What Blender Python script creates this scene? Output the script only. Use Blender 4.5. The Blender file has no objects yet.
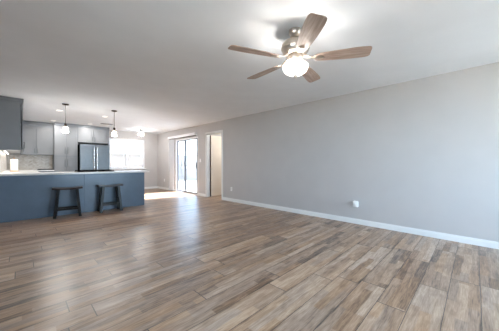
import bpy, bmesh, math, random
from mathutils import Vector, Matrix

S = bpy.context.scene
COL = S.collection
R = math.radians
random.seed(7)

# ------------------------------------------------------------------ camera
F_PX, W_PX, H_PX = 228.0, 499.0, 331.0
CAM_H = 1.116
cam_d = bpy.data.cameras.new('camera')
cam = bpy.data.objects.new('camera', cam_d)
COL.objects.link(cam)
cam_d.sensor_fit = 'HORIZONTAL'
cam_d.sensor_width = 36.0
cam_d.lens = 36.0 * F_PX / W_PX
cam_d.shift_y = -2.0 / W_PX
cam_d.clip_start = 0.05
cam_d.clip_end = 300
cam.location = (0, 0, CAM_H)
cam.rotation_euler = (R(90), 0, R(-45.31))
S.camera = cam

# ------------------------------------------------------------------ world, sun, exposure
S.view_settings.view_transform = 'Standard'
S.view_settings.look = 'None'
S.view_settings.exposure = 0.43
S.view_settings.gamma = 1.0
S.view_settings.use_curve_mapping = False
S.cycles.diffuse_bounces = 8
S.cycles.max_bounces = 14
S.cycles.transparent_max_bounces = 16
S.cycles.caustics_reflective = False
S.cycles.caustics_refractive = False
S.cycles.sample_clamp_indirect = 6.0

SKY_STRENGTH = 20.0
SUN_STRENGTH = 165.0
world = bpy.data.worlds.new('sky')
S.world = world
world.use_nodes = True
wn = world.node_tree
wn.nodes.clear()
w_out = wn.nodes.new('ShaderNodeOutputWorld')
w_bg = wn.nodes.new('ShaderNodeBackground')
w_tc = wn.nodes.new('ShaderNodeTexCoord')
w_sep = wn.nodes.new('ShaderNodeSeparateXYZ')
w_ramp = wn.nodes.new('ShaderNodeValToRGB')
w_ramp.color_ramp.elements[0].position = 0.0
w_ramp.color_ramp.elements[0].color = (0.64, 0.82, 1.0, 1)
w_ramp.color_ramp.elements[1].position = 0.7
w_ramp.color_ramp.elements[1].color = (0.42, 0.66, 1.0, 1)
wn.links.new(w_tc.outputs['Generated'], w_sep.inputs[0])
wn.links.new(w_sep.outputs[2], w_ramp.inputs[0])
wn.links.new(w_ramp.outputs[0], w_bg.inputs[0])
w_bg.inputs[1].default_value = SKY_STRENGTH
wn.links.new(w_bg.outputs[0], w_out.inputs[0])


def lamp(name, kind, loc, energy, color=(1, 1, 1), size=0.1, size_y=None, direction=None):
    d = bpy.data.lights.new(name, kind)
    d.energy = energy
    d.color = color
    if kind == 'AREA':
        d.shape = 'RECTANGLE' if size_y else 'DISK'
        d.size = size
        if size_y:
            d.size_y = size_y
    elif kind == 'POINT':
        d.shadow_soft_size = size
    elif kind == 'SPOT':
        d.shadow_soft_size = size
    o = bpy.data.objects.new(name, d)
    COL.objects.link(o)
    o.location = loc
    if direction:
        o.rotation_euler = Vector(direction).to_track_quat('-Z', 'Y').to_euler()
    return o


sun = lamp('sun', 'SUN', (14, 6, 12), SUN_STRENGTH, (1.0, 0.98, 0.97), direction=(-1.0, 0.17, -1.12))
sun.data.angle = R(0.6)


def portal(name, loc, size, size_y, direction):
    o = lamp(name, 'AREA', loc, 1.0, (1, 1, 1), size, size_y, direction)
    o.data.cycles.is_portal = True
    return o


# room constants
XR, XL, XLIV = 4.40, -0.27, -1.3        # right wall, kitchen left wall, living room left wall
YB, YF = 10.2, -2.4                     # back wall, wall behind the camera
ZC = 2.44
WT = 0.115                              # wall thickness
YRET = 6.36                             # the left wall steps in here
SL0, SL1, SLZ = 6.88, 8.52, 2.06        # sliding glass door opening
DR0, DR1, DRZ = 5.55, 6.355, 2.09        # doorway opening
WN0, WN1, WNZ0, WNZ1 = 2.47, 3.84, 0.90, 2.13   # back window opening
LW = (-0.75, 1.35, 0.98, 2.10)             # unseen window added for fill light in the left living room wall (y0,y1,z0,z1)
FW = (1.75, 4.25, 0.55, 2.10)             # window in the wall behind the camera (x0,x1,z0,z1)

portal('portal_slider', (XR + 0.2, (SL0 + SL1) / 2, SLZ / 2), SL1 - SL0, SLZ, (-1, 0, 0))
portal('portal_window', ((WN0 + WN1) / 2, YB + 0.2, (WNZ0 + WNZ1) / 2), WN1 - WN0, WNZ1 - WNZ0, (0, -1, 0))
portal('portal_side', (XLIV - 0.2, (LW[0] + LW[1]) / 2, (LW[2] + LW[3]) / 2), LW[1] - LW[0], LW[3] - LW[2], (1, 0, 0))
portal('portal_front', ((FW[0] + FW[1]) / 2, YF - 0.2, (FW[2] + FW[3]) / 2), FW[1] - FW[0], FW[3] - FW[2], (0, 1, 0))


# ------------------------------------------------------------------ materials
def lin(c):
    return tuple(((v / 255) / 12.92 if v / 255 <= 0.04045 else ((v / 255 + 0.055) / 1.055) ** 2.4) for v in c)


def rgba(c):
    return (*lin(c), 1.0)


class NT:
    """small helper round a node tree"""
    def __init__(self, name):
        self.m = bpy.data.materials.new(name)
        self.m.use_nodes = True
        self.t = self.m.node_tree
        self.bsdf = self.t.nodes['Principled BSDF']

    def node(self, kind, **kw):
        n = self.t.nodes.new(kind)
        for k, v in kw.items():
            setattr(n, k, v)
        return n

    def link(self, a, b):
        self.t.links.new(a, b)

    def val(self, sock, v):
        if hasattr(v, 'is_output'):
            self.link(v, sock)
        else:
            sock.default_value = v

    def math(self, op, a, b=0.0, c=0.0):
        n = self.node('ShaderNodeMath', operation=op)
        for i, v in enumerate((a, b, c)):
            self.val(n.inputs[i], v)
        return n.outputs[0]

    def comb(self, x, y, z=0.0):
        n = self.node('ShaderNodeCombineXYZ')
        for i, v in enumerate((x, y, z)):
            self.val(n.inputs[i], v)
        return n.outputs[0]

    def obj_xyz(self):
        tc = self.node('ShaderNodeTexCoord')
        sp = self.node('ShaderNodeSeparateXYZ')
        self.link(tc.outputs['Object'], sp.inputs[0])
        return tc.outputs['Object'], sp.outputs[0], sp.outputs[1], sp.outputs[2]

    def white(self, vec):
        n = self.node('ShaderNodeTexWhiteNoise', noise_dimensions='3D')
        self.val(n.inputs['Vector'], vec)
        return n.outputs['Value']

    def noise(self, vec, scale, detail=3.0, rough=0.55, dist=0.0):
        n = self.node('ShaderNodeTexNoise')
        if vec is not None:
            self.link(vec, n.inputs['Vector'])
        n.inputs['Scale'].default_value = scale
        n.inputs['Detail'].default_value = detail
        n.inputs['Roughness'].default_value = rough
        n.inputs['Distortion'].default_value = dist
        return n.outputs['Fac']

    def ramp(self, fac, stops):
        n = self.node('ShaderNodeValToRGB')
        e = n.color_ramp.elements
        while len(e) < len(stops):
            e.new(0.5)
        for el, (p, c) in zip(e, stops):
            el.position = p
            el.color = rgba(c)
        self.link(fac, n.inputs[0])
        return n.outputs[0]

    def mix(self, fac, a, b, blend='MIX'):
        n = self.node('ShaderNodeMix', data_type='RGBA', blend_type=blend)
        self.val(n.inputs[0], fac)
        self.val(n.inputs[6], a)
        self.val(n.inputs[7], b)
        return n.outputs[2]

    def bump(self, h, strength, dist=0.01):
        n = self.node('ShaderNodeBump')
        n.inputs['Strength'].default_value = strength
        n.inputs['Distance'].default_value = dist
        self.link(h, n.inputs['Height'])
        self.link(n.outputs[0], self.bsdf.inputs['Normal'])


def paint(name, c, rough=0.5, var=0.03, scale=6.0, bump=0.0, bscale=120, metal=0.0, spec=None):
    n = NT(name)
    vec = n.obj_xyz()[0]
    f = n.noise(vec, scale, 2.0)
    lo = tuple(v * (1 - var) for v in c)
    hi = tuple(min(255, v * (1 + var)) for v in c)
    n.link(n.ramp(f, [(0.3, lo), (0.7, hi)]), n.bsdf.inputs['Base Color'])
    n.bsdf.inputs['Roughness'].default_value = rough
    n.bsdf.inputs['Metallic'].default_value = metal
    if spec is not None:
        n.bsdf.inputs['Specular IOR Level'].default_value = spec
    if bump:
        n.bump(n.noise(vec, bscale, 2.0), bump, 0.004)
    return n.m


def wood(name, c0, c1, c2, rough=0.5, axis=0, scale=3.0, stretch=14.0, spec=0.5):
    n = NT(name)
    _, x, y, z = n.obj_xyz()
    co = [x, y, z]
    co = [n.math('MULTIPLY', v, 1.0 if i == axis else stretch) for i, v in enumerate(co)]
    f = n.noise(n.comb(*co), scale, 4.0, 0.6, 0.4)
    n.link(n.ramp(f, [(0.3, c0), (0.5, c1), (0.72, c2)]), n.bsdf.inputs['Base Color'])
    n.bsdf.inputs['Roughness'].default_value = rough
    n.bsdf.inputs['Specular IOR Level'].default_value = spec
    n.bump(f, 0.15, 0.003)
    return n.m


def glow(name, c, strength):
    n = NT(name)
    vec = n.obj_xyz()[0]
    f = n.noise(vec, 8.0, 1.0)
    n.link(n.ramp(f, [(0.3, c), (0.7, tuple(min(255, v * 1.01) for v in c))]), n.bsdf.inputs['Emission Color'])
    n.bsdf.inputs['Base Color'].default_value = rgba(c)
    n.bsdf.inputs['Emission Strength'].default_value = strength
    n.bsdf.inputs['Roughness'].default_value = 0.4
    return n.m


def clear_glass(name, tint=(250, 252, 252), gloss=0.06, rough=0.02):
    n = NT(name)
    n.t.nodes.remove(n.bsdf)
    out = n.t.nodes['Material Output']
    tr = n.node('ShaderNodeBsdfTransparent')
    tr.inputs[0].default_value = rgba(tint)
    gl = n.node('ShaderNodeBsdfGlossy')
    gl.inputs['Roughness'].default_value = rough
    fr = n.node('ShaderNodeFresnel')
    fr.inputs[0].default_value = 1.35
    mx = n.node('ShaderNodeMixShader')
    n.link(n.math('ADD', n.math('MULTIPLY', fr.outputs[0], 0.6), gloss), mx.inputs[0])
    n.link(tr.outputs[0], mx.inputs[1])
    n.link(gl.outputs[0], mx.inputs[2])
    n.link(mx.outputs[0], out.inputs[0])
    return n.m


def seeded_glass(name):
    n = NT(name)
    n.t.nodes.remove(n.bsdf)
    out = n.t.nodes['Material Output']
    tr = n.node('ShaderNodeBsdfTransparent')
    tl = n.node('ShaderNodeBsdfTranslucent')
    tl.inputs[0].default_value = rgba((248, 248, 248))
    gl = n.node('ShaderNodeBsdfGlossy')
    gl.inputs['Roughness'].default_value = 0.1
    vec = n.obj_xyz()[0]
    m1 = n.node('ShaderNodeMixShader')
    n.link(n.math('MULTIPLY', n.noise(vec, 60.0, 1.0), 0.40), m1.inputs[0])
    n.link(tr.outputs[0], m1.inputs[1])
    n.link(tl.outputs[0], m1.inputs[2])
    m2 = n.node('ShaderNodeMixShader')
    m2.inputs[0].default_value = 0.07
    n.link(m1.outputs[0], m2.inputs[1])
    n.link(gl.outputs[0], m2.inputs[2])
    n.link(m2.outputs[0], out.inputs[0])
    return n.m


def floor_material():
    n = NT('wood_look_plank_tile')
    _, x, y, z = n.obj_xyz()
    W, L = 0.2, 1.2
    ys = n.math('ADD', n.math('DIVIDE', y, W), 0.17)
    row = n.math('FLOOR', ys)
    fy = n.math('FRACT', ys)
    xs = n.math('ADD', n.math('DIVIDE', x, L), n.white(n.comb(row, 3.7)))
    colm = n.math('FLOOR', xs)
    fx = n.math('FRACT', xs)
    pid = n.white(n.comb(row, colm, 1.3))
    # printed strips inside each tile
    ys2 = n.math('MULTIPLY', n.math('ADD', ys, n.math('MULTIPLY', n.math('SUBTRACT', n.noise(n.comb(n.math('MULTIPLY', x, 1.2), n.math('MULTIPLY', y, 2.0), pid), 2.0, 1.0), 0.5), 0.25)), 3.0)
    row2 = n.math('FLOOR', ys2)
    xs2 = n.math('ADD', n.math('DIVIDE', x, 0.68), n.math('MULTIPLY', n.white(n.comb(row2, colm, 8.1)), 5.0))
    col2 = n.math('FLOOR', xs2)
    sid = n.white(n.comb(row2, col2, n.math('ADD', colm, 0.5)))
    # grain, stretched along the plank
    shift = n.math('MULTIPLY', pid, 37.0)
    gvec = n.comb(n.math('ADD', n.math('MULTIPLY', x, 1.6), shift), n.math('MULTIPLY', y, 16.0), shift)
    g1 = n.noise(gvec, 2.2, 5.0, 0.62, 0.8)
    gvec2 = n.comb(n.math('ADD', n.math('MULTIPLY', x, 3.0), shift), n.math('MULTIPLY', y, 60.0), shift)
    g2 = n.noise(gvec2, 3.0, 3.0, 0.6, 0.2)
    kn = n.noise(n.comb(n.math('MULTIPLY', x, 3.0), n.math('MULTIPLY', y, 7.0), shift), 1.6, 4.0, 0.6, 1.2)
    so = n.node('ShaderNodeValToRGB')
    so.color_ramp.interpolation = 'LINEAR'
    els = so.color_ramp.elements
    els[0].position, els[0].color = 0.0, (0.02, 0.02, 0.02, 1)
    els[1].position, els[1].color = 1.0, (1, 1, 1, 1)
    for p_, v_ in ((0.11, 0.15), (0.17, 0.50), (0.76, 0.60), (0.84, 0.88)):
        el = els.new(p_)
        el.color = (v_, v_, v_, 1)
    n.link(sid, so.inputs[0])
    f = n.math('MULTIPLY', so.outputs[0], 0.31)
    f = n.math('ADD', f, n.math('MULTIPLY', pid, 0.20))
    f = n.math('ADD', f, n.math('MULTIPLY', g1, 0.75))
    f = n.math('ADD', f, n.math('MULTIPLY', g2, 0.50))
    f = n.math('ADD', f, n.math('MULTIPLY', kn, 0.38))
    f = n.math('SUBTRACT', f, 0.54)
    # dark streaks along some plank edges
    ed = n.math('MULTIPLY', n.math('MINIMUM', fy, n.math('SUBTRACT', 1.0, fy)), W)
    band = n.math('MAXIMUM', n.math('SUBTRACT', 1.0, n.math('DIVIDE', ed, 0.022)), 0.0)
    en = n.noise(n.comb(n.math('ADD', n.math('MULTIPLY', x, 1.1), n.math('MULTIPLY', row, 7.3)), n.math('MULTIPLY', y, 14.0), shift), 1.7, 3.0)
    en = n.math('MAXIMUM', n.math('MULTIPLY', n.math('SUBTRACT', en, 0.47), 4.0), 0.0)
    f = n.math('SUBTRACT', f, n.math('MULTIPLY', n.math('MULTIPLY', band, n.math('MINIMUM', en, 1.0)), 0.40))
    col = n.ramp(f, [(0.16, (62, 47, 38)), (0.34, (116, 93, 75)), (0.50, (152, 125, 103)), (0.66, (174, 148, 125)), (0.84, (197, 174, 152))])
    # a little grey in some strips
    grey = n.math('MULTIPLY', n.white(n.comb(row2, col2, 21.0)), 0.30)
    hs = n.node('ShaderNodeHueSaturation')
    n.link(n.math('SUBTRACT', 1.16, grey), hs.inputs['Saturation'])
    n.link(col, hs.inputs['Color'])
    # grout
    def edge(fr, size, w):
        d = n.math('MULTIPLY', n.math('MINIMUM', fr, n.math('SUBTRACT', 1.0, fr)), size)
        return n.math('LESS_THAN', d, w)
    gr = n.math('MAXIMUM', edge(fy, W, 0.0022), edge(fx, L, 0.0034))
    c = n.mix(gr, hs.outputs[0], rgba((72, 61, 54)))
    n.link(c, n.bsdf.inputs['Base Color'])
    n.link(n.math('ADD', n.math('MULTIPLY', g1, 0.16), 0.24), n.bsdf.inputs['Roughness'])
    n.bsdf.inputs['Specular IOR Level'].default_value = 0.55
    h = n.math('SUBTRACT', n.math('MULTIPLY', g1, 0.5), n.math('MULTIPLY', gr, 0.8))
    n.bump(h, 0.3, 0.004)
    return n.m


def backsplash_material():
    n = NT('marble_herringbone_tile')
    _, x, y, z = n.obj_xyz()
    u = n.math('ADD', x, y)
    # zigzag rows of small tiles
    zig = n.math('ABSOLUTE', n.math('SUBTRACT', n.math('FRACT', n.math('MULTIPLY', u, 5.0)), 0.5))
    v = n.math('ADD', n.math('MULTIPLY', z, 22.0), n.math('MULTIPLY', zig, 3.0))
    row = n.math('FLOOR', v)
    colm = n.math('FLOOR', n.math('MULTIPLY', u, 10.0))
    tid = n.white(n.comb(row, colm))
    f = n.noise(n.comb(u, n.math('MULTIPLY', z, 1.5), tid), 7.0, 4.0, 0.6, 1.0)
    f = n.math('ADD', n.math('MULTIPLY', f, 0.8), n.math('MULTIPLY', tid, 0.2))
    c = n.ramp(f, [(0.25, (176, 164, 150)), (0.5, (202, 196, 188)), (0.75, (222, 219, 214))])
    joint = n.math('LESS_THAN', n.math('FRACT', v), 0.08)
    n.link(n.mix(joint, c, rgba((190, 186, 180))), n.bsdf.inputs['Base Color'])
    n.bsdf.inputs['Roughness'].default_value = 0.25
    return n.m


def block_material():
    n = NT('painted_block')
    tc = n.node('ShaderNodeTexCoord')
    sp = n.node('ShaderNodeSeparateXYZ')
    n.link(tc.outputs['Object'], sp.inputs[0])
    u = n.math('ADD', sp.outputs[0], sp.outputs[1])
    b = n.node('ShaderNodeTexBrick')
    n.link(n.comb(u, sp.outputs[2]), b.inputs['Vector'])
    b.inputs['Scale'].default_value = 1.0
    b.inputs['Brick Width'].default_value = 0.4
    b.inputs['Row Height'].default_value = 0.2
    b.inputs['Mortar Size'].default_value = 0.008
    b.inputs['Color1'].default_value = rgba((186, 176, 166))
    b.inputs['Color2'].default_value = rgba((178, 168, 158))
    b.inputs['Mortar'].default_value = rgba((150, 142, 134))
    n.link(b.outputs[0], n.bsdf.inputs['Base Color'])
    n.bsdf.inputs['Roughness'].default_value = 0.9
    return n.m


M = {}
M['floor'] = floor_material()
M['wall'] = paint('greige_wall_paint', (192, 189, 187), 0.6, 0.008, 3.0, 0.08, 160)
M['ceiling'] = paint('ceiling_paint', (233, 236, 240), 0.75, 0.008, 3.0, 0.12, 110)
M['trim'] = paint('white_trim_paint', (232, 232, 230), 0.35, 0.01)
M['door_paint'] = paint('cream_door_paint', (236, 226, 212), 0.4, 0.01)
M['vinyl'] = paint('white_vinyl', (240, 241, 243), 0.35, 0.01)
M['glass'] = clear_glass('window_glass')
M['tinted_glass'] = clear_glass('tinted_window_glass', (152, 154, 156))
M['door_glass'] = clear_glass('tinted_door_glass', (226, 228, 230))
M['shade_glass'] = seeded_glass('seeded_shade_glass')
M['cab_lit'] = paint('lit_cabinet_paint', (131, 133, 136), 0.4, 0.01)  # cabinet paint as toned where the kitchen lights reach it
M['cab_shaded'] = paint('shaded_cabinet_paint', (122, 126, 132), 0.4, 0.01)  # same cabinet paint, darkened to stand for shade
M['cab_blue'] = paint('blue_grey_panel_paint', (101, 120, 139), 0.27, 0.02)
M['gap'] = paint('dark_gap', (26, 27, 29), 0.8, 0.02)
M['quartz'] = paint('white_quartz', (226, 226, 224), 0.2, 0.025, 14.0)
M['steel'] = paint('stainless_steel', (103, 107, 110), 0.36, 0.03, 20.0, metal=0.9)
M['steel_bright'] = paint('bright_steel', (222, 222, 222), 0.22, 0.02, metal=0.8)
M['nickel'] = paint('brushed_nickel', (186, 176, 166), 0.32, 0.03, 30.0, metal=0.9)
M['black'] = paint('black_metal', (22, 21, 21), 0.45, 0.05)
M['black_matte'] = paint('black_matte', (12, 12, 13), 1.0, 0.05, spec=0.05)
M['bronze'] = paint('dark_bronze', (52, 40, 32), 0.4, 0.05, metal=0.6)
M['brass'] = paint('aged_brass', (120, 92, 58), 0.4, 0.05, metal=0.8)
M['plastic_white'] = paint('white_plastic', (238, 238, 236), 0.35, 0.005)
M['vent_grey'] = paint('grey_vent_metal', (150, 153, 158), 0.5, 0.01)
M['paper'] = paint('paper_towel', (240, 238, 234), 0.85, 0.01, 30.0)
M['blade'] = wood('washed_taupe_wood', (122, 104, 94), (160, 140, 128), (186, 168, 156), 0.5, 0, 3.0, 12.0)
M['stool_black'] = wood('black_stained_wood', (8, 8, 9), (13, 12, 13), (22, 19, 18), 0.36, 0, 4.0, 10.0, 0.35)
M['stool_brown'] = wood('dark_brown_seat_wood', (26, 15, 12), (40, 23, 18), (58, 36, 27), 0.38, 0, 4.0, 10.0)
M['stool_sheen'] = wood('black_seat_wood_sheen', (28, 29, 34), (42, 43, 50), (60, 62, 70), 0.33, 0, 4.0, 10.0)  # black seat wood with a bluish sheen put into its colour
M['tan_wood'] = wood('light_wood', (160, 120, 84), (188, 146, 106), (206, 168, 130), 0.5)
M['gap_shade'] = wood('hinge_gap_shade', (58, 38, 20), (76, 52, 28), (92, 64, 38), 0.7, 2)  # dark tone painted in for the shaded hinge gap
M['alu'] = paint('grey_aluminium', (98, 101, 106), 0.5, 0.02, metal=0.2)
M['splash'] = backsplash_material()
M['block'] = block_material()
M['concrete'] = paint('patio_concrete', (196, 190, 182), 0.9, 0.04, 2.0)
M['gravel'] = paint('desert_gravel', (186, 172, 154), 0.95, 0.12, 30.0)
M['stucco'] = paint('stucco', (206, 198, 186), 0.9, 0.03)
M['roof_tile'] = paint('roof_tile', (150, 120, 100), 0.9, 0.1, 9.0)
M['bowl'] = glow('lit_frosted_bowl', (255, 248, 238), 2.5)
M['bulb'] = glow('lit_bulb', (255, 226, 186), 14.0)
M['lens'] = glow('lit_downlight_lens', (255, 250, 244), 2.0)


# ------------------------------------------------------------------ mesh helpers
class MB:
    def __init__(self):
        self.bm = bmesh.new()

    def box(self, x0, x1, y0, y1, z0, z1, bev=0.0, mat=None):
        r = bmesh.ops.create_cube(self.bm, size=1.0)
        vs = r['verts']
        for v in vs:
            v.co = Vector((x0 + (v.co.x + 0.5) * (x1 - x0), y0 + (v.co.y + 0.5) * (y1 - y0), z0 + (v.co.z + 0.5) * (z1 - z0)))
        if bev:
            es = list({e for v in vs for e in v.link_edges})
            r = bmesh.ops.bevel(self.bm, geom=es, offset=bev, segments=2, affect='EDGES', profile=0.5)
            vs = list({v for f in r['faces'] for v in f.verts} | {v for v in vs if v.is_valid})
        if mat is not None:
            for v in vs:
                v.co = mat @ v.co
        return self

    def lathe(self, prof, seg=32, mat=None, cap0=False, cap1=False):
        rings = []
        for (r, z) in prof:
            ring = []
            for i in range(seg):
                a = 2 * math.pi * i / seg
                p = Vector((r * math.cos(a), r * math.sin(a), z))
                ring.append(self.bm.verts.new(mat @ p if mat else p))
            rings.append(ring)
        for a, b in zip(rings, rings[1:]):
            for i in range(seg):
                j = (i + 1) % seg
                self.bm.faces.new((a[i], a[j], b[j], b[i]))
        if cap0:
            self.bm.faces.new(rings[0])
        if cap1:
            self.bm.faces.new(rings[-1])
        return self

    def bar(self, p0, p1, w0, d0, w1=None, d1=None, up=(0, 1, 0)):
        """tapered rectangular bar from p0 to p1"""
        p0, p1 = Vector(p0), Vector(p1)
        w1 = w0 if w1 is None else w1
        d1 = d0 if d1 is None else d1
        ax = (p1 - p0).normalized()
        u = Vector(up)
        s = ax.cross(u).normalized()
        u = s.cross(ax).normalized()
        vs = []
        for p, w, d in ((p0, w0, d0), (p1, w1, d1)):
            for a, b in ((-1, -1), (1, -1), (1, 1), (-1, 1)):
                vs.append(self.bm.verts.new(p + s * a * w / 2 + u * b * d / 2))
        for f in ((0, 1, 2, 3), (4, 5, 6, 7), (0, 1, 5, 4), (1, 2, 6, 5), (2, 3, 7, 6), (3, 0, 4, 7)):
            self.bm.faces.new([vs[i] for i in f])
        return self

    def tube(self, p0, p1, r, seg=12):
        p0, p1 = Vector(p0), Vector(p1)
        q = (p1 - p0).to_track_quat('Z', 'Y').to_matrix().to_4x4()
        m = Matrix.Translation(p0) @ q
        return self.lathe([(r, 0), (r, (p1 - p0).length)], seg, m, True, True)

    def grid(self, top, bottom):
        """closed slab from two equal grids of points"""
        ny, nx = len(top), len(top[0])
        T = [[self.bm.verts.new(p) for p in row] for row in top]
        B = [[self.bm.verts.new(p) for p in row] for row in bottom]
        for j in range(ny - 1):
            for i in range(nx - 1):
                self.bm.faces.new((T[j][i], T[j][i + 1], T[j + 1][i + 1], T[j + 1][i]))
                self.bm.faces.new((B[j][i], B[j + 1][i], B[j + 1][i + 1], B[j][i + 1]))
        for i in range(nx - 1):
            self.bm.faces.new((T[0][i], B[0][i], B[0][i + 1], T[0][i + 1]))
            self.bm.faces.new((T[-1][i], T[-1][i + 1], B[-1][i + 1], B[-1][i]))
        for j in range(ny - 1):
            self.bm.faces.new((T[j][0], T[j + 1][0], B[j + 1][0], B[j][0]))
            self.bm.faces.new((T[j][-1], B[j][-1], B[j + 1][-1], T[j + 1][-1]))
        return self

    def build(self, name, mat, parent=None, smooth=False, bevel=0.0):
        bmesh.ops.recalc_face_normals(self.bm, faces=self.bm.faces)
        me = bpy.data.meshes.new(name)
        self.bm.to_mesh(me)
        self.bm.free()
        me.materials.append(mat)
        if smooth:
            for p in me.polygons:
                p.use_smooth = True
            me.set_sharp_from_angle(angle=R(40))
        o = bpy.data.objects.new(name, me)
        COL.objects.link(o)
        if parent is not None:
            o.parent = parent
        if bevel:
            b = o.modifiers.new('bevel', 'BEVEL')
            b.width = bevel
            b.segments = 2
            b.limit_method = 'ANGLE'
        return o


def structure(o):
    o['kind'] = 'structure'
    return o


def tag(o, label, cat, group=None):
    o['label'] = label
    o['category'] = cat
    if group:
        o['group'] = group
    return o


def thing(name, loc, label, cat, group=None, rz=0.0):
    o = bpy.data.objects.new(name, None)
    o.empty_display_size = 0.1
    COL.objects.link(o)
    o.location = loc
    o.rotation_euler = (0, 0, rz)
    return tag(o, label, cat, group)


def s_empty(name, loc):
    o = bpy.data.objects.new(name, None)
    o.empty_display_size = 0.1
    COL.objects.link(o)
    o.location = loc
    return structure(o)


def copy_tree(o, parent=None):
    c = o.copy()
    COL.objects.link(c)
    if parent is not None:
        c.parent = parent
    for ch in list(o.children):
        copy_tree(ch, c)
    return c


# ------------------------------------------------------------------ the room shell
HX = 6.0                    # far side of the small room behind the doorway
HY0, HY1 = 4.2, 6.55
for nm, z0, z1, mt in (('floor', -0.12, 0.0, 'floor'), ('ceiling', ZC, ZC + 0.12, 'ceiling')):
    b = MB()
    b.box(XLIV - WT, XR + WT, YF - WT, YB + WT, z0, z1)
    b.box(XR + WT, HX + WT, HY0 - WT, HY1 + WT, z0, z1)
    structure(b.build(nm, M[mt]))

b = MB()
b.box(XR, XR + WT, YF - WT, DR0, 0, ZC)
b.box(XR, XR + WT, DR0, DR1, DRZ, ZC)
b.box(XR, XR + WT, DR1, SL0, 0, ZC)
b.box(XR, XR + WT, SL0, SL1, SLZ, ZC)
b.box(XR, XR + WT, SL1, YB + WT, 0, ZC)
structure(b.build('wall_right', M['wall']))

b = MB()
b.box(XL - WT, WN0, YB, YB + WT, 0, ZC)
b.box(WN1, XR, YB, YB + WT, 0, ZC)
b.box(WN0, WN1, YB, YB + WT, 0, WNZ0)
b.box(WN0, WN1, YB, YB + WT, WNZ1, ZC)
structure(b.build('wall_back', M['wall']))

b = MB()
b.box(XL - WT, XL, YRET, YB, 0, ZC)
b.box(XLIV, XL - WT, YRET, YRET + WT, 0, ZC)
structure(b.build('wall_kitchen', M['wall']))

b = MB()
b.box(XLIV - WT, XLIV, YF - WT, LW[0], 0, ZC)
b.box(XLIV - WT, XLIV, LW[1], YRET + WT, 0, ZC)
b.box(XLIV - WT, XLIV, LW[0], LW[1], 0, LW[2])
b.box(XLIV - WT, XLIV, LW[0], LW[1], LW[3], ZC)
structure(b.build('wall_left', M['wall']))

b = MB()
b.box(XLIV, FW[0], YF - WT, YF, 0, ZC)
b.box(FW[1], XR, YF - WT, YF, 0, ZC)
b.box(FW[0], FW[1], YF - WT, YF, 0, FW[2])
b.box(FW[0], FW[1], YF - WT, YF, FW[3], ZC)
structure(b.build('wall_front', M['wall']))

# small room behind the doorway
b = MB()
b.box(HX, HX + WT, HY0 - WT, HY1 + WT, 0, ZC)
b.box(XR + WT, HX, HY0 - WT, HY0, 0, ZC)
b.box(XR + WT, HX, HY1, HY1 + WT, 0, ZC)
structure(b.build('wall_side_room', M['wall']))


# baseboards
def baseboard(name, segs):
    """segs: (axis, fixed, a, b, dir)   axis 'y': runs along y at x=fixed, dir = side it sticks out to"""
    b = MB()
    for axis, fx, a, c, d in segs:
        for t, z0, z1 in ((0.015, 0.0, 0.068), (0.010, 0.068, 0.082), (0.006, 0.082, 0.092)):
            lo, hi = (fx - t, fx) if d < 0 else (fx, fx + t)
            if axis == 'y':
                b.box(lo, hi, a, c, z0, z1)
            else:
                b.box(a, c, lo, hi, z0, z1)
    return structure(b.build(name, M['trim']))


CAS = 0.057
baseboard('baseboard_right', [('y', XR, YF + 0.02, DR0 - CAS, -1), ('y', XR, DR1 + CAS, SL0 - 0.01, -1), ('y', XR, SL1 + 0.01, YB - 0.016, -1)])
baseboard('baseboard_back', [('x', YB, 2.42, XR, -1)])
baseboard('baseboard_left', [('y', XLIV, YF + 0.02, YRET - 0.02, 1)])
baseboard('baseboard_front', [('x', YF, XLIV, XR, 1)])

# door casing and jamb (white trim round the doorway)
b = MB()
for x0, x1 in ((XR - 0.016, XR),):
    b.box(x0, x1, DR0 - CAS, DR0, 0, DRZ + CAS)
    b.box(x0, x1, DR1, DR1 + CAS, 0, DRZ + CAS)
    b.box(x0, x1, DR0, DR1, DRZ, DRZ + CAS)
b.box(XR, XR + WT, DR0, DR0 + 0.018, 0, DRZ)
b.box(XR, XR + WT, DR1 - 0.018, DR1, 0, DRZ)
b.box(XR, XR + WT, DR0 + 0.018, DR1 - 0.018, DRZ - 0.018, DRZ)
b.box(XR + 0.03, XR + 0.06, DR0 + 0.018, DR0 + 0.03, 0, DRZ - 0.018)
b.box(XR + 0.03, XR + 0.06, DR1 - 0.03, DR1 - 0.018, 0, DRZ - 0.018)
structure(b.build('trim_1', M['trim'], bevel=0.003))

# open interior door, hinged on the far jamb, swung into the side room
dr = s_empty('door_2', (XR + WT + 0.004, DR1 - 0.024, 0.012))
dy1 = 0.0
b = MB()
DW, DH, DT = 0.745, 2.05, 0.045
dr.rotation_euler = (0, 0, R(5))
b.box(0, DW, -DT, 0, 0, DH, 0.002)
b.build('slab', M['door_paint'], dr)
MB().box(-0.0015, 0.0, -DT, 0.0, 0.0, DH).build('hinge_shade', M['gap_shade'], dr)['label'] = 'dark brown strip for the shade in the hinge gap'  # dark strip stands in for the shade between door and jamb
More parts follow.
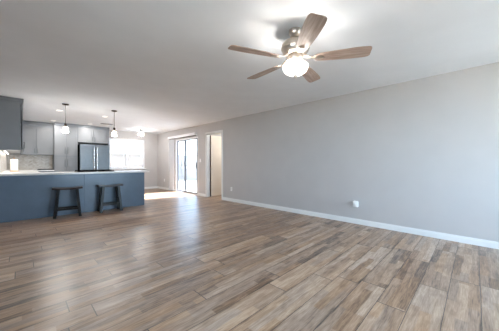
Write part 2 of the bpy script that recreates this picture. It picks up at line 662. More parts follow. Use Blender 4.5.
# raised panel mouldings on the door face
for z0, z1 in ((0.22, 0.95), (1.13, 1.85)):
    b = MB()
    for x0, x1, a0, a1 in ((0.12, DW - 0.12, z0, z0 + 0.025), (0.12, DW - 0.12, z1 - 0.025, z1), (0.12, 0.145, z0 + 0.025, z1 - 0.025), (DW - 0.145, DW - 0.12, z0 + 0.025, z1 - 0.025)):
        b.box(x0, x1, -DT - 0.004, -DT, a0, a1)
    b.build('panel_moulding', M['door_paint'], dr)
for z in (0.22, 1.0, 1.78):
    b = MB()
    b.box(-0.004, -0.0015, -DT + 0.004, -0.001, z - 0.05, z + 0.05)
    b.tube((-0.006, -DT - 0.003, z - 0.052), (-0.006, -DT - 0.003, z + 0.052), 0.007, 10)
    b.build('hinge', M['brass'], dr)
b = MB()
q = Matrix.Translation((DW - 0.065, -DT, 0.94)) @ Matrix.Rotation(R(90), 4, 'X')
b.lathe([(0.03, 0), (0.03, 0.006), (0.012, 0.008), (0.012, 0.03), (0.024, 0.036), (0.027, 0.05), (0.018, 0.06)], 20, q, True, True)
b.build('knob', M['nickel'], dr, True)
lamp('side_room_lamp', 'POINT', (5.3, 5.2, 2.2), 29.0, (1.0, 0.96, 0.90), 0.12)


# ------------------------------------------------------------------ windows and sliding door
def window(name, axis, fx, a0, a1, z0, z1, out, sill_in, glass='glass'):
    """sliding two-light vinyl window. axis 'x': lies along x at y=fx; out = +1/-1 outward"""
    w = s_empty(name, (0, 0, 0))

    def bx(b, a, c, t0, t1, zz0, zz1):
        lo, hi = sorted((fx + out * t0, fx + out * t1))
        if axis == 'x':
            b.box(a, c, lo, hi, zz0, zz1)
        else:
            b.box(lo, hi, a, c, zz0, zz1)
    f = 0.04
    b = MB()
    bx(b, a0, a0 + f, 0.03, 0.10, z0, z1)
    bx(b, a1 - f, a1, 0.03, 0.10, z0, z1)
    bx(b, a0 + f, a1 - f, 0.03, 0.10, z0, z0 + f)
    bx(b, a0 + f, a1 - f, 0.03, 0.10, z1 - f, z1)
    mid = (a0 + a1) / 2
    bx(b, mid - 0.025, mid + 0.025, 0.035, 0.095, z0 + f, z1 - f)
    b.build('frame', M['vinyl'], w)
    for p0, p1, t in ((a0 + f, mid - 0.025, 0.05), (mid + 0.025, a1 - f, 0.075)):
        s = 0.03
        b = MB()
        bx(b, p0, p0 + s, t - 0.012, t + 0.012, z0 + f, z1 - f)
        bx(b, p1 - s, p1, t - 0.012, t + 0.012, z0 + f, z1 - f)
        bx(b, p0 + s, p1 - s, t - 0.012, t + 0.012, z0 + f, z0 + f + s)
        bx(b, p0 + s, p1 - s, t - 0.012, t + 0.012, z1 - f - s, z1 - f)
        sash = b.build('sash', M['vinyl'], w)
        b = MB()
        bx(b, p0 + s, p1 - s, t - 0.003, t + 0.003, z0 + f + s, z1 - f - s)
        b.build('pane', M[glass], sash)
    if sill_in:
        b = MB()
        bx(b, a0 - 0.04, a1 + 0.04, -0.03, 0.0, z0 - 0.022, z0)
        bx(b, a0, a1, 0.0, 0.03, z0 - 0.0, z0 + 0.004)
        b.build('sill', M['trim'], w)
    return w


window('window_1', 'x', YB, WN0, WN1, WNZ0, WNZ1, 1, True, 'tinted_glass')
window('fill_window', 'y', XLIV, LW[0], LW[1], LW[2], LW[3], -1, False)  # unseen, added to bring fill light in from the left
window('window_2', 'x', YF, FW[0], FW[1], FW[2], FW[3], -1, False)

sd = s_empty('door_1', (0, 0, 0))
b = MB()
f = 0.045
b.box(XR + 0.005, XR + WT, SL0, SL0 + f, 0, SLZ)
b.box(XR + 0.005, XR + WT, SL1 - f, SL1, 0, SLZ)
b.box(XR + 0.005, XR + WT, SL0 + f, SL1 - f, SLZ - f, SLZ)
b.box(XR + 0.005, XR + WT, SL0 + f, SL1 - f, 0.0, 0.03)
b.build('frame', M['vinyl'], sd)
mid = (SL0 + SL1) / 2 + 0.14
for p0, p1, x, nm in ((mid - 0.01, SL1 - f, XR + 0.082, 'fixed'), (SL0 + f, mid + 0.03, XR + 0.042, 'sliding')):
    s = 0.034
    sj = 0.085 if nm == 'sliding' else s
    z0, z1 = 0.032, SLZ - f
    b = MB()
    b.box(x - 0.017, x + 0.017, p0, p0 + sj, z0, z1)
    b.box(x - 0.017, x + 0.017, p1 - s, p1, z0, z1)
    b.box(x - 0.017, x + 0.017, p0 + sj, p1 - s, z0, z0 + 0.05)
    b.box(x - 0.017, x + 0.017, p0 + sj, p1 - s, z1 - s, z1)
    pn = b.build('door_panel', M['alu'], sd)
    b = MB()
    b.box(x - 0.004, x + 0.004, p0 + sj, p1 - s, z0 + 0.05, z1 - s)
    b.build('pane', M['door_glass'], pn)
    if nm == 'sliding':
        b = MB()
        xx = x - 0.017
        yy = p0 + 0.055
        b.box(xx - 0.008, xx, yy - 0.034, yy + 0.034, 0.93, 1.16, 0.003)
        b.box(xx - 0.045, xx - 0.030, yy - 0.016, yy + 0.016, 0.95, 1.13, 0.003)
        b.box(xx - 0.031, xx - 0.007, yy - 0.010, yy + 0.010, 0.95, 0.97)
        b.box(xx - 0.031, xx - 0.007, yy - 0.010, yy + 0.010, 1.11, 1.13)
        h = b.build('handle', M['black'], pn)
        h['label'] = 'dark pull handle'

# ------------------------------------------------------------------ outside
structure(MB().box(XLIV - 22, 40, -26, 45, -0.30, -0.14).build('exterior_ground', M['gravel']))
structure(MB().box(XR + WT, 8.0, HY1 + WT + 0.02, YB + WT + 3.0, -0.14, -0.03).build('patio_slab', M['concrete']))


def block_fence(name, x0, x1, y0, y1):
    b = MB()
    b.box(x0, x1, y0, y1, -0.14, 1.72)
    b.box(x0 - 0.02, x1 + 0.02, y0 - 0.02, y1 + 0.02, 1.72, 1.78)
    return structure(b.build(name, M['block']))


block_fence('wall_yard_east', 9.4, 9.55, -4, 17.2)
block_fence('wall_yard_north', -8, 9.4, 17.05, 17.2)

# ------------------------------------------------------------------ kitchen: cabinets
def shaker(b, w0, w1, z0, z1, plane, axis, out, t=0.02, rail=0.055):
    """shaker door into MB b: lies along axis between w0..w1, z0..z1; back at plane, sticks out t toward out"""
    def bx(a, c, t0, t1, zz0, zz1):
        lo, hi = sorted((plane + out * t0, plane + out * t1))
        if axis == 'x':
            b.box(a, c, lo, hi, zz0, zz1)
        else:
            b.box(lo, hi, a, c, zz0, zz1)
    bx(w0, w0 + rail, 0, t, z0, z1)
    bx(w1 - rail, w1, 0, t, z0, z1)
    bx(w0 + rail, w1 - rail, 0, t, z0, z0 + rail)
    bx(w0 + rail, w1 - rail, 0, t, z1 - rail, z1)
    bx(w0 + rail, w1 - rail, 0, t * 0.45, z0 + rail, z1 - rail)


def pull(parent, axis, pos, plane, out, z0, z1, mat=None):
    """vertical bar pull on a door face"""
    b = MB()
    if axis == 'x':
        f = lambda t, z: (pos, plane + out * t, z)
    else:
        f = lambda t, z: (plane + out * t, pos, z)
    b.tube(f(0.028, z0), f(0.028, z1), 0.006, 8)
    b.tube(f(0.0, z0 + 0.015), f(0.028, z0 + 0.015), 0.005, 8)
    b.tube(f(0.0, z1 - 0.015), f(0.028, z1 - 0.015), 0.005, 8)
    return b.build('handle', mat or M['steel'], parent, True)


def door_part(parent, mat, axis, w0, w1, z0, z1, plane, out, handle_at=None, hz=None):
    b = MB()
    shaker(b, w0, w1, z0, z1, plane, axis, out)
    d = b.build('door', mat, parent)
    if handle_at is not None:
        pull(d, axis, handle_at, plane + out * 0.02, out, *hz)
    return d


CT = 0.915           # worktop top
UZ0 = 1.40           # underside of upper cabinets
# left run of uppers (seen end-on)
UY0, UY1 = 6.58, 9.82
ux = 0.022
t = thing('upper_cabinet', (0, 0, 0), 'shade-toned grey upper cabinet on the left kitchen wall, its big end panel facing the room', 'kitchen cabinet')
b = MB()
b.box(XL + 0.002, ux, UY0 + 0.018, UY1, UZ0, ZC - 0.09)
b.build('body', M['cab_shaded'], t)
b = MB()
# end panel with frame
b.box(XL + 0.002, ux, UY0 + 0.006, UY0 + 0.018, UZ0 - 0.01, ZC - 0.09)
b.build('end_panel', M['cab_shaded'], t)
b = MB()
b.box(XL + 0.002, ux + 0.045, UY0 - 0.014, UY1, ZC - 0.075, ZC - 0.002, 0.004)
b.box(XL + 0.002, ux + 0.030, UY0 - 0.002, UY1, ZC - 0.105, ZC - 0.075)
b.build('crown_moulding', M['cab_shaded'], t)
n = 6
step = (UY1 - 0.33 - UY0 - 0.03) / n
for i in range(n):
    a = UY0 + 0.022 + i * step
    d = door_part(t, M['cab_shaded'], 'y', a + 0.002, a + step - 0.002, UZ0 + 0.005, ZC - 0.125, ux + 0.018, 1,
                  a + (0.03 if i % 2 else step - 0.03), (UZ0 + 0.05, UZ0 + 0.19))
# under cabinet strip light
ul = thing('undercabinet_light', (0, 0, 0), 'slim lit strip under the shade-toned grey upper cabinet on the left wall', 'light')
MB().box(XL + 0.04, XL + 0.075, UY0 + 0.3, UY1 - 0.4, UZ0 - 0.022, UZ0 - 0.010).build('housing', M['plastic_white'], ul)
MB().box(XL + 0.044, XL + 0.071, UY0 + 0.31, UY1 - 0.41, UZ0 - 0.026, UZ0 - 0.022).build('diffuser', M['lens'], ul)
lamp('undercabinet_lamp', 'AREA', (XL + 0.06, (UY0 + UY1) / 2, UZ0 - 0.03), 4.0, (1.0, 0.92, 0.8), 0.05, UY1 - UY0 - 0.8, (0, 0, -1))

# back run of uppers
FY = 9.86
t = thing('upper_cabinet', (0, 0, 0), 'light grey two-door upper cabinet on the back wall, left of the tall pantry', 'kitchen cabinet')
PX0, PX1 = 0.80, 1.405
MB().box(0.024, PX0 - 0.003, FY + 0.02, YB - 0.001, UZ0 - 0.005, ZC - 0.165).build('body', M['cab_shaded'], t)  # body darkened so the door gaps read as shade lines
b = MB()
b.box(0.07, PX0 - 0.003, FY - 0.03, YB - 0.001, ZC - 0.085, ZC - 0.002, 0.004)
b.box(0.07, PX0 - 0.003, FY - 0.006, YB - 0.001, ZC - 0.165, ZC - 0.085)
c = b.build('crown_moulding', M['cab_shaded'], t)
c['label'] = 'crown moulding in the shaded cabinet tone'
mx = 0.385
door_part(t, M['cab_lit'], 'x', 0.075, mx - 0.006, UZ0, ZC - 0.17, FY + 0.018, -1, mx - 0.035, (UZ0 + 0.05, UZ0 + 0.19))
door_part(t, M['cab_lit'], 'x', mx + 0.006, PX0 - 0.006, UZ0, ZC - 0.17, FY + 0.018, -1, mx + 0.035, (UZ0 + 0.05, UZ0 + 0.19))

# tall pantry
PY = 9.60
t = thing('pantry_cabinet', (0, 0, 0), 'tall light grey pantry cabinet between the backsplash and the steel fridge', 'kitchen cabinet')
b = MB()
b.box(PX0, PX1, PY + 0.02, YB - 0.002, 0.1, ZC - 0.09)
b.box(PX0, PX1, PY + 0.09, YB - 0.002, 0.0, 0.1)
b.build('body', M['cab_shaded'], t)  # shade put into the body colour, visible between the doors
b = MB()
b.box(PX0 - 0.0, PX1, PY - 0.03, YB - 0.002, ZC - 0.075, ZC - 0.002, 0.004)
b.box(PX0, PX1, PY - 0.012, YB - 0.002, ZC - 0.10, ZC - 0.075)
b.build('crown_moulding', M['cab_shaded'], t)['label'] = 'crown moulding in the shaded cabinet tone'
pm = (PX0 + PX1) / 2
for z0, z1, hz in ((0.11, 1.345, (1.0, 1.25)), (1.37, ZC - 0.105, (1.43, 1.66))):
    door_part(t, M['cab_lit'], 'x', PX0 + 0.004, pm - 0.005, z0, z1, PY + 0.018, -1, pm - 0.035, hz)
    door_part(t, M['cab_lit'], 'x', pm + 0.005, PX1 - 0.004, z0, z1, PY + 0.018, -1, pm + 0.035, hz)

# bridge cabinet over the fridge with its end panel
BX0, BX1 = PX1 + 0.003, 2.335
t = thing('bridge_cabinet', (0, 0, 0), 'light grey two-door cabinet over the steel fridge with a tall end panel', 'kitchen cabinet')
b = MB()
b.box(BX0, BX1 - 0.03, PY + 0.02, YB - 0.002, 1.84, ZC - 0.09)
b.build('body', M['cab_shaded'], t)  # darker body tone paints shade into the gaps round the doors
b = MB()
b.box(BX1 - 0.03, BX1, PY - 0.01, YB - 0.002, 0.0, ZC - 0.09)
b.build('end_panel', M['cab_shaded'], t)['label'] = 'end panel in the shaded cabinet tone'
b = MB()
b.box(BX0, BX1 + 0.01, PY - 0.03, YB - 0.002, ZC - 0.075, ZC - 0.002, 0.004)
b.box(BX0, BX1, PY - 0.012, YB - 0.002, ZC - 0.10, ZC - 0.075)
b.build('crown_moulding', M['cab_shaded'], t)['label'] = 'crown moulding in the shaded cabinet tone'
bm_ = (BX0 + BX1 - 0.03) / 2
door_part(t, M['cab_lit'], 'x', BX0 + 0.004, bm_ - 0.005, 1.845, ZC - 0.105, PY + 0.018, -1, bm_ - 0.035, (1.89, 2.05))
door_part(t, M['cab_lit'], 'x', bm_ + 0.005, BX1 - 0.034, 1.845, ZC - 0.105, PY + 0.018, -1, bm_ + 0.035, (1.89, 2.05))

# refrigerator
RX0, RX1, RY = 1.425, 2.285, 9.32
t = thing('refrigerator', ((RX0 + RX1) / 2, RY + 0.4, 0), 'stainless steel french-door fridge with black sides under the bridge cabinet', 'refrigerator')
ox, oy = (RX0 + RX1) / 2, RY + 0.4
def lb(b, x0, x1, y0, y1, z0, z1, bev=0.0):
    return b.box(x0 - ox, x1 - ox, y0 - oy, y1 - oy, z0, z1, bev)
b = MB()
lb(b, RX0, RX1, RY + 0.07, YB - 0.05, 0.03, 1.775)
lb(b, RX0 + 0.05, RX1 - 0.05, RY + 0.12, YB - 0.1, 0.0, 0.03)
b.build('body', M['black_matte'], t)['label'] = 'black fridge case'
rm = (RX0 + RX1) / 2
for x0, x1, hx in ((RX0, rm - 0.004, rm - 0.045), (rm + 0.004, RX1, rm + 0.045)):
    b = MB()
    lb(b, x0, x1, RY, RY + 0.065, 0.70, 1.77, 0.008)
    d = b.build('door', M['steel'], t)
    b = MB()
    b.tube((hx - ox, RY - 0.045 - oy, 0.80), (hx - ox, RY - 0.045 - oy, 1.66), 0.014, 12)
    b.tube((hx - ox, RY - 0.045 - oy, 0.86), (hx - ox, RY - oy, 0.86), 0.010, 8)
    b.tube((hx - ox, RY - 0.045 - oy, 1.60), (hx - ox, RY - oy, 1.60), 0.010, 8)
    b.build('handle', M['steel_bright'], d, True)
b = MB()
lb(b, RX0, RX1, RY, RY + 0.065, 0.06, 0.69, 0.008)
d = b.build('freezer_drawer', M['steel'], t)
b = MB()
b.tube((-0.36, RY - 0.045 - oy, 0.62), (0.36, RY - 0.045 - oy, 0.62), 0.014, 12)
for sx in (-0.3, 0.3):
    b.tube((sx, RY - 0.045 - oy, 0.62), (sx, RY - oy, 0.62), 0.010, 8)
b.build('handle', M['steel_bright'], d, True)

# base cabinets along the left and back walls
PB = 7.02            # kitchen side of the peninsula base
t = thing('base_cabinet', (0, 0, 0), 'shade-toned grey base cabinets running along the left kitchen wall under the worktop', 'kitchen cabinet')
b = MB()
b.box(XL + 0.002, 0.30, PB + 0.01, 9.58, 0.1, CT - 0.04)
b.box(XL + 0.002, 0.24, PB + 0.01, 9.58, 0.0, 0.1)
b.build('body', M['cab_shaded'], t)
for i in range(4):
    a = PB + 0.08 + i * 0.6
    door_part(t, M['cab_shaded'], 'y', a, a + 0.59, 0.12, 0.86, 0.302, 1, a + 0.54, (0.62, 0.78))
t = thing('base_cabinet', (0, 0, 0), 'shade-toned grey corner base cabinet under the backsplash on the back kitchen wall', 'kitchen cabinet')
b = MB()
b.box(XL + 0.002, PX0 - 0.003, 9.62, YB - 0.002, 0.1, CT - 0.04)
b.box(XL + 0.002, PX0 - 0.003, 9.68, YB - 0.002, 0.0, 0.1)
b.build('body', M['cab_shaded'], t)
door_part(t, M['cab_shaded'], 'x', 0.34, PX0 - 0.006, 0.12, 0.86, 9.618, -1, 0.40, (0.62, 0.78))

# worktops
b = MB()
b.box(XL + 0.002, 0.335, PB + 0.06, 9.58, CT - 0.038, CT)
b.box(XL + 0.002, PX0 - 0.003, 9.58, YB - 0.012, CT - 0.038, CT)
o = b.build('countertop', M['quartz'])
tag(o, 'white stone worktop in the kitchen corner below the marbled backsplash', 'countertop')

# backsplash tile (setting)
b = MB()
b.box(XL + 0.0, XL + 0.008, PB - 0.4, YB - 0.009, CT + 0.001, UZ0 - 0.03)
b.box(XL + 0.0, PX0 - 0.004, YB - 0.009, YB - 0.001, CT + 0.001, UZ0 - 0.01)
structure(b.build('trim_2', M['splash']))

# peninsula
PNX, PNY = 2.375, 6.33
t = thing('kitchen_peninsula', (1.0, 6.6, 0), 'long blue-grey panelled kitchen peninsula behind the two stools', 'kitchen peninsula')
def pb(b, x0, x1, y0, y1, z0, z1, bev=0.0):
    return b.box(x0 - 1.0, x1 - 1.0, y0 - 6.6, y1 - 6.6, z0, z1, bev)
b = MB()
pb(b, XL + 0.002, PNX - 0.018, PNY + 0.018, PB, 0.0, CT - 0.04)
b.build('body', M['cab_blue'], t)
seam = 1.045
b = MB(); pb(b, XL + 0.002, seam - 0.002, PNY, PNY + 0.018, 0.0, CT - 0.04, 0.001); b.build('back_panel', M['cab_blue'], t)
b = MB(); pb(b, seam + 0.002, PNX, PNY, PNY + 0.018, 0.0, CT - 0.04, 0.001); b.build('back_panel', M['cab_blue'], t)
b = MB(); pb(b, PNX - 0.018, PNX, PNY + 0.018, PB, 0.0, CT - 0.04); b.build('end_panel', M['cab_blue'], t)
o = MB().box(XL + 0.002, 2.50, PNY - 0.018, PB + 0.055, CT - 0.038, CT, 0.003).build('countertop', M['quartz'])
tag(o, 'long white stone worktop on the blue-grey peninsula, overhanging at its right end', 'countertop')

# cooktop on the peninsula
t = thing('gas_cooktop', (1.34, 6.80, CT), 'black gas cooktop set on the peninsula worktop in front of the fridge', 'cooktop')
MB().box(-0.38, 0.38, -0.25, 0.25, 0.0, 0.012, 0.003).build('glass_top', M['black_matte'], t)
for gx in (-0.25, 0.0, 0.25):
    b = MB()
    for yy in (-0.22, -0.11, 0.0, 0.11, 0.22):
        b.box(gx - 0.118, gx + 0.118, yy - 0.006, yy + 0.006, 0.026, 0.038)
    for xx in (-0.112, 0.0, 0.112):
        b.box(gx + xx - 0.006, gx + xx + 0.006, -0.226, 0.226, 0.026, 0.038)
    for xx in (-0.112, 0.112):
        for yy in (-0.22, 0.22):
            b.box(gx + xx - 0.006, gx + xx + 0.006, yy - 0.006, yy + 0.006, 0.012, 0.026)
    b.build('grate', M['black_matte'], t)
for gx, gy in ((-0.25, -0.11), (-0.25, 0.11), (0.0, 0.0), (0.25, -0.11), (0.25, 0.11)):
    MB().lathe([(0.045, 0.012), (0.045, 0.020), (0.03, 0.025)], 16, Matrix.Translation((gx, gy, 0)), True, True).build('burner', M['black'], t)

# low black tray on the back worktop
t = thing('serving_tray', (0.605, 9.78, CT), 'low flat black tray lying on the back worktop beside the pantry', 'tray')
MB().box(-0.19, 0.19, -0.14, 0.14, 0.0, 0.016, 0.003).build('base', M['black_matte'], t)
b = MB()
b.box(-0.19, 0.19, -0.14, -0.13, 0.016, 0.028); b.box(-0.19, 0.19, 0.13, 0.14, 0.016, 0.028)
b.box(-0.19, -0.18, -0.13, 0.13, 0.016, 0.028); b.box(0.18, 0.19, -0.13, 0.13, 0.016, 0.028)
b.build('rim', M['black_matte'], t)

# paper towel roll on a wood base
t = thing('paper_towel_roll', (-0.085, 8.2, CT), 'white paper towel roll on a wooden stand on the left worktop', 'paper towel')
MB().lathe([(0.078, 0.0), (0.078, 0.022), (0.07, 0.028)], 28, None, True, True).build('stand_base', M['tan_wood'], t, True)
MB().lathe([(0.02, 0.030), (0.066, 0.030), (0.068, 0.036), (0.068, 0.302), (0.066, 0.308), (0.02, 0.308), (0.02, 0.03)], 32).build('roll', M['paper'], t, True)
MB().lathe([(0.010, 0.028), (0.010, 0.325), (0.016, 0.33), (0.016, 0.342), (0.006, 0.348)], 14, None, True, True).build('post', M['tan_wood'], t, True)


# ------------------------------------------------------------------ stools
def make_stool(loc, rz, label, seat_mat):
    t = thing('saddle_stool', loc, label, 'stool', 'backless stools at the peninsula', rz)
    SW, SD, SH = 0.50, 0.25, 0.625
    top, bot = [], []
    nx, ny = 17, 7
    for j in range(ny):
        v = -1 + 2 * j / (ny - 1)
        rt, rb = [], []
        for i in range(nx):
            u = -1 + 2 * i / (nx - 1)
            x = u * SW / 2
            y = v * SD / 2 * (1 - 0.03 * u * u)
            dip = 0.020 * (1 - u * u)
            edge = 0.005 * (abs(v) ** 6)
            rt.append((x, y, SH - dip - edge))
            rb.append((x, y, SH - 0.048 - dip * 0.55 + edge))
        top.append(rt)
        bot.append(rb)
    MB().grid(top, bot).build('seat', seat_mat, t, True, 0.004)
    tx, ty = 0.155, 0.085
    fx, fy = 0.208, 0.125
    zt = SH - 0.055
    P = lambda sx, sy, z: (sx * (fx + (tx - fx) * z / zt), sy * (fy + (ty - fy) * z / zt), z)
    for sx in (-1, 1):
        for sy in (-1, 1):
            MB().bar(P(sx, sy, 0.0), P(sx, sy, zt + 0.004), 0.050, 0.046, 0.052, 0.048).build('leg', M['stool_black'], t, bevel=0.003)
    for sy in (-1, 1):
        z = 0.17
        a, c = Vector(P(-1, sy, z)), Vector(P(1, sy, z))
        a.x += 0.012; c.x -= 0.012
        MB().bar(a, c, 0.024, 0.042, up=(0, 0, 1)).build('long_stretcher', M['stool_black'], t, bevel=0.002)
    for sx in (-1, 1):
        z = 0.30
        a, c = Vector(P(sx, -1, z)), Vector(P(sx, 1, z))
        a.y += 0.012; c.y -= 0.012
        MB().bar(a, c, 0.022, 0.030, up=(0, 0, 1)).build('short_stretcher', M['stool_black'], t, bevel=0.002)
    return t


make_stool((0.728, 6.125, 0), R(-8), 'black backless stool with a dark brown saddle seat, on the left at the blue peninsula', M['stool_brown'])
make_stool((1.512, 6.125, 0), R(-1), 'black backless stool with a charcoal saddle seat, bluish sheen in its colour, nearer the peninsula end', M['stool_sheen'])


# ------------------------------------------------------------------ ceiling lights
def make_pendant(loc, label):
    t = thing('pendant_light', loc, label, 'pendant light', 'glass pendants over the peninsula')
    MB().lathe([(0.062, 0.0), (0.062, -0.014), (0.052, -0.022), (0.012, -0.026), (0.006, -0.03)], 28, None, True, True).build('canopy', M['bronze'], t, True)
    MB().tube((0, 0, -0.028), (0, 0, -0.44), 0.0045, 8).build('rod', M['bronze'], t, True)
    MB().lathe([(0.006, -0.42), (0.020, -0.432), (0.024, -0.445), (0.024, -0.485), (0.036, -0.490), (0.036, -0.500)], 20, None, True, True).build('socket', M['bronze'], t, True)
    # glass jar shade with wall thickness
    MB().lathe([(0.034, -0.498), (0.046, -0.508), (0.052, -0.530), (0.056, -0.645), (0.054, -0.645), (0.050, -0.532), (0.044, -0.511), (0.034, -0.502)], 28).build('glass_shade', M['shade_glass'], t, True)
    MB().lathe([(0.010, -0.500), (0.013, -0.520), (0.024, -0.548), (0.028, -0.570), (0.024, -0.590), (0.010, -0.602), (0.002, -0.604)], 18, None, True, True).build('bulb', M['bulb'], t, True)
    return t


PEND = ((0.728, 6.479), (1.679, 6.326 + 0.1))
make_pendant((PEND[0][0], PEND[0][1], ZC), 'bronze pendant light with a glass jar shade, hanging in front of the tall pantry')
make_pendant((PEND[1][0], PEND[1][1], ZC), 'bronze pendant light with a glass jar shade, hanging near the fridge and window')

t = thing('semi_flush_light', (3.36, 9.3, ZC), 'short ceiling light with a glass shade beside the back window', 'ceiling light')
MB().lathe([(0.065, 0.0), (0.065, -0.012), (0.05, -0.022), (0.018, -0.026), (0.018, -0.06), (0.05, -0.065), (0.05, -0.08)], 28, None, True, True).build('canopy', M['bronze'], t, True)
MB().lathe([(0.05, -0.075), (0.085, -0.085), (0.105, -0.115), (0.112, -0.24), (0.109, -0.24), (0.102, -0.117), (0.083, -0.089), (0.05, -0.079)], 32).build('glass_shade', M['shade_glass'], t, True)
MB().lathe([(0.013, -0.08), (0.015, -0.10), (0.03, -0.14), (0.034, -0.165), (0.028, -0.19), (0.010, -0.205), (0.002, -0.207)], 18, None, True, True).build('bulb', M['bulb'], t, True)


lamp('semi_flush_lamp', 'POINT', (3.36, 9.3, ZC - 0.23), 24.0, (0.98, 0.99, 1.0), 0.03)
for px_, py_ in PEND:
    lamp('pendant_lamp', 'POINT', (px_, py_, ZC - 0.635), 11.0, (1.0, 0.97, 0.92), 0.025)


def downlight(x, y, label, e=11.0):
    t = thing('recessed_light', (x, y, ZC), label, 'recessed light', 'recessed kitchen lights')
    MB().lathe([(0.082, -0.0005), (0.082, -0.005), (0.060, -0.006), (0.056, -0.0005)], 32).build('trim_ring', M['plastic_white'], t, True)
    MB().lathe([(0.056, -0.0008), (0.056, -0.003)], 32, None, True, True).build('lens', M['lens'], t)
    lamp('recessed_lamp', 'AREA', (x, y, ZC - 0.008), e, (1.0, 0.97, 0.93), 0.11, None, (0, 0, -1))


downlight(0.711, 7.38, 'round lit recessed ceiling light just behind the pendant before the pantry')
downlight(0.745, 9.25, 'round lit recessed ceiling light above the light grey upper cabinet by the pantry')
downlight(1.674, 9.17, 'round lit recessed ceiling light close above the fridge cabinet')
downlight(1.704, 7.41, 'round lit recessed ceiling light just behind the pendant near the fridge')

# ceiling vent
t = thing('ceiling_vent', (2.07, 8.77, ZC), 'rectangular grey ceiling vent in front of the fridge', 'vent')
b = MB()
b.box(-0.17, 0.17, -0.10, -0.08, -0.008, 0); b.box(-0.17, 0.17, 0.08, 0.10, -0.008, 0)
b.box(-0.17, -0.15, -0.08, 0.08, -0.008, 0); b.box(0.15, 0.17, -0.08, 0.08, -0.008, 0)
b.build('frame', M['vent_grey'], t)
MB().box(-0.15, 0.15, -0.08, 0.08, -0.002, 0).build('duct', M['gap'], t)
b = MB()
for i in range(8):
    y = -0.07 + i * 0.02
    b.box(-0.15, 0.15, -0.0065, 0.0065, -0.0008, 0.0008, 0, Matrix.Translation((0, y, -0.006)) @ Matrix.Rotation(R(-35), 4, 'X'))
b.build('louvre', M['vent_grey'], t)

# ------------------------------------------------------------------ ceiling fan
FX, FYc = 1.938, 1.274
fan = thing('ceiling_fan', (FX, FYc, ZC), 'brushed nickel five-blade ceiling fan with a lit white glass bowl', 'ceiling fan')
MB().lathe([(0.066, 0.0), (0.066, -0.022), (0.060, -0.040), (0.042, -0.066), (0.024, -0.078), (0.018, -0.080)], 36, None, True, True).build('canopy', M['nickel'], fan, True)
MB().tube((0, 0, -0.078), (0, 0, -0.112), 0.013, 14).build('downrod', M['black'], fan, True)
MB().lathe([(0.03, -0.098), (0.05, -0.102), (0.098, -0.112), (0.122, -0.124), (0.134, -0.142), (0.136, -0.170), (0.140, -0.173), (0.140, -0.183),
            (0.134, -0.187), (0.128, -0.210), (0.112, -0.232), (0.080, -0.246), (0.04, -0.25)], 44, None, True, True).build('motor_housing', M['nickel'], fan, True)
MB().lathe([(0.072, -0.249), (0.075, -0.256), (0.075, -0.292), (0.066, -0.306), (0.050, -0.314), (0.044, -0.334), (0.012, -0.338)], 36, None, True, True).build('switch_housing', M['nickel'], fan, True)
BLZ = -0.288        # blade plane below the ceiling
Rtip = 0.685


def blade_mesh(b):
    x0, x1 = 0.185, Rtip
    stations = [0, 0.02, 0.06, 0.15, 0.3, 0.5, 0.7, 0.85, 0.93, 0.97, 0.99, 1.0]
    halfw = [0.030, 0.040, 0.050, 0.057, 0.064, 0.071, 0.075, 0.075, 0.072, 0.066, 0.058, 0.045]
    top, bot = [], []
    for u in (-1, -0.5, 0, 0.5, 1):
        top.append([(x0 + (x1 - x0) * s, u * w, 0.003) for s, w in zip(stations, halfw)])
        bot.append([(x0 + (x1 - x0) * s, u * w, -0.003) for s, w in zip(stations, halfw)])
    b.grid(top, bot)


proto = None
for k in range(5):
    ang = R((12.3, 85.5, 156, 227, 300)[k])
    if proto is None:
        bb = MB()
        blade_mesh(bb)
        bl = bb.build('blade', M['blade'], fan, False, 0.0015)
        ib = MB()
        # bracket: arm from the motor and an oval plate under the blade root
        ib.bar((0.085, 0, 0.032), (0.150, 0, 0.008), 0.036, 0.010, 0.028, 0.008, up=(0, 0, 1))
        ib.bar((0.146, 0, 0.008), (0.205, 0, -0.006), 0.028, 0.008, 0.030, 0.007, up=(0, 0, 1))
        mm = Matrix.Translation((0.225, 0, -0.003)) @ Matrix.Diagonal((1.35, 0.8, 1, 1))
        ib.lathe([(0.034, -0.001), (0.034, -0.006), (0.024, -0.010), (0.008, -0.011)], 20, mm, True, True)
        ir = ib.build('blade_iron', M['nickel'], bl, True)
        proto = bl
    else:
        bl = proto.copy(); COL.objects.link(bl); bl.parent = fan
        for ch in list(proto.children):
            c = ch.copy(); COL.objects.link(c); c.parent = bl
    bl.location = (0, 0, BLZ)
    bl.rotation_euler = (Matrix.Rotation(ang, 3, 'Z') @ Matrix.Rotation(R(-12), 3, 'X')).to_euler()

# bowl and finial
BR = 0.126
prof = [(BR - 0.003, -0.348), (BR, -0.350)]
for i in range(1, 11):
    a = i / 10 * math.pi / 2
    prof.append((BR * math.cos(a) * 0.999 + 0.012 * (i / 10), -0.354 - 0.090 * math.sin(a)))
inner = [(max(r - 0.004, 0.008), z + 0.004) for r, z in prof[::-1]]
bw = MB().lathe(prof + inner, 44).build('light_bowl', M['bowl'], fan, True)
bw['label'] = 'glowing white glass bowl'
MB().tube((0, 0, -0.336), (0, 0, -0.446), 0.006, 10).build('bowl_rod', M['nickel'], fan)
MB().lathe([(0.012, -0.443), (0.020, -0.448), (0.018, -0.457), (0.010, -0.461), (0.012, -0.467), (0.006, -0.475), (0.001, -0.477)], 18, None, True, True).build('finial', M['nickel'], fan, True)
for k in range(3):
    a = R(30 + 120 * k)
    lamp('fan_bulb', 'POINT', (FX + 0.085 * math.cos(a), FYc + 0.085 * math.sin(a), ZC - 0.352), 4.2, (1.0, 0.96, 0.91), 0.025)

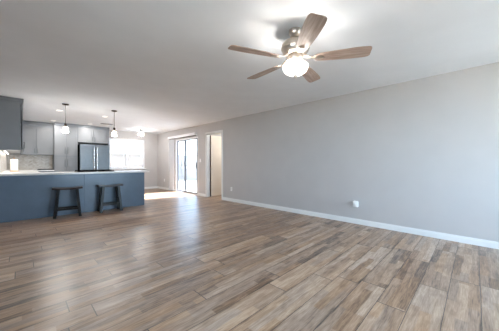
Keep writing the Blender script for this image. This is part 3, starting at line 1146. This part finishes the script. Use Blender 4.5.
# ------------------------------------------------------------------ slider blinds
t = thing('vertical_blind', (XR, 8.0, 0), 'white vertical blind drawn to the left of the sliding glass door, with its valance', 'blind')
def vb(b, x0, x1, y0, y1, z0, z1, bev=0.0):
    return b.box(x0 - XR, x1 - XR, y0 - 8.0, y1 - 8.0, z0, z1, bev)
b = MB(); vb(b, XR - 0.085, XR - 0.002, 6.93, 9.02, 2.115, 2.205, 0.003); b.build('valance', M['vinyl'], t)
b = MB(); vb(b, XR - 0.065, XR - 0.03, 6.96, 8.99, 2.09, 2.113); b.build('track', M['bronze'], t)['label'] = 'dark blind track'
for i in range(12):
    y = 8.58 + i * 0.031
    b = MB()
    b.box(-0.040, 0.040, -0.0012, 0.0012, 0.03, 2.088, 0, Matrix.Translation((-0.047, y - 8.0, 0)) @ Matrix.Rotation(R(22 + random.uniform(-5, 5)), 4, 'Z'))
    b.build('vane', M['vinyl'], t)


# ------------------------------------------------------------------ outlets and switches
def plate(name, y, z, label, cat, kind):
    t = thing(name, (XR, y, z), label, cat)
    MB().box(-0.006, 0.0, -0.036, 0.036, -0.058, 0.058, 0.002).build('cover_plate', M['plastic_white'], t)
    if kind == 'outlet':
        for dz in (-0.022, 0.022):
            MB().box(-0.008, -0.006, -0.016, 0.016, dz - 0.014, dz + 0.014, 0.001).build('receptacle', M['plastic_white'], t)
            b = MB()
            b.box(-0.0085, -0.0079, -0.008, -0.005, dz - 0.005, dz + 0.006); b.box(-0.0085, -0.0079, 0.005, 0.008, dz - 0.005, dz + 0.006)
            b.build('slot', M['gap'], t)
    else:
        MB().box(-0.010, -0.006, -0.014, 0.014, -0.03, 0.03, 0.001).build('rocker', M['plastic_white'], t)
    return t


plate('wall_outlet', 5.10, 0.365, 'white wall outlet just right of the open doorway', 'wall outlet', 'outlet')
plate('wall_outlet', 9.50, 0.40, 'white wall outlet left of the sliding door blind, near the back corner', 'wall outlet', 'outlet')
plate('light_switch', 6.74, 1.22, 'white light switch between the sliding door and the doorway', 'light switch', 'switch')
plate('wall_outlet', 1.57, 0.365, 'white wall outlet on the long bare wall with a plug-in device', 'wall outlet', 'outlet')
t = thing('plug_in_device', (XR - 0.0085, 1.57, 0.37), 'small white plug-in device sticking out of the outlet on the long bare wall', 'plug-in device')
MB().box(-0.055, 0.0, -0.050, 0.042, -0.052, 0.052, 0.010).build('body', M['plastic_white'], t, True)
MB().lathe([(0.018, 0), (0.018, 0.008), (0.014, 0.012)], 20, Matrix.Translation((-0.055, -0.004, 0.004)) @ Matrix.Rotation(R(-90), 4, 'Y'), True, True).build('cap', M['plastic_white'], t, True)
MB().box(-0.045, -0.012, 0.042, 0.046, -0.03, 0.03).build('vent_grille', M['nickel'], t)
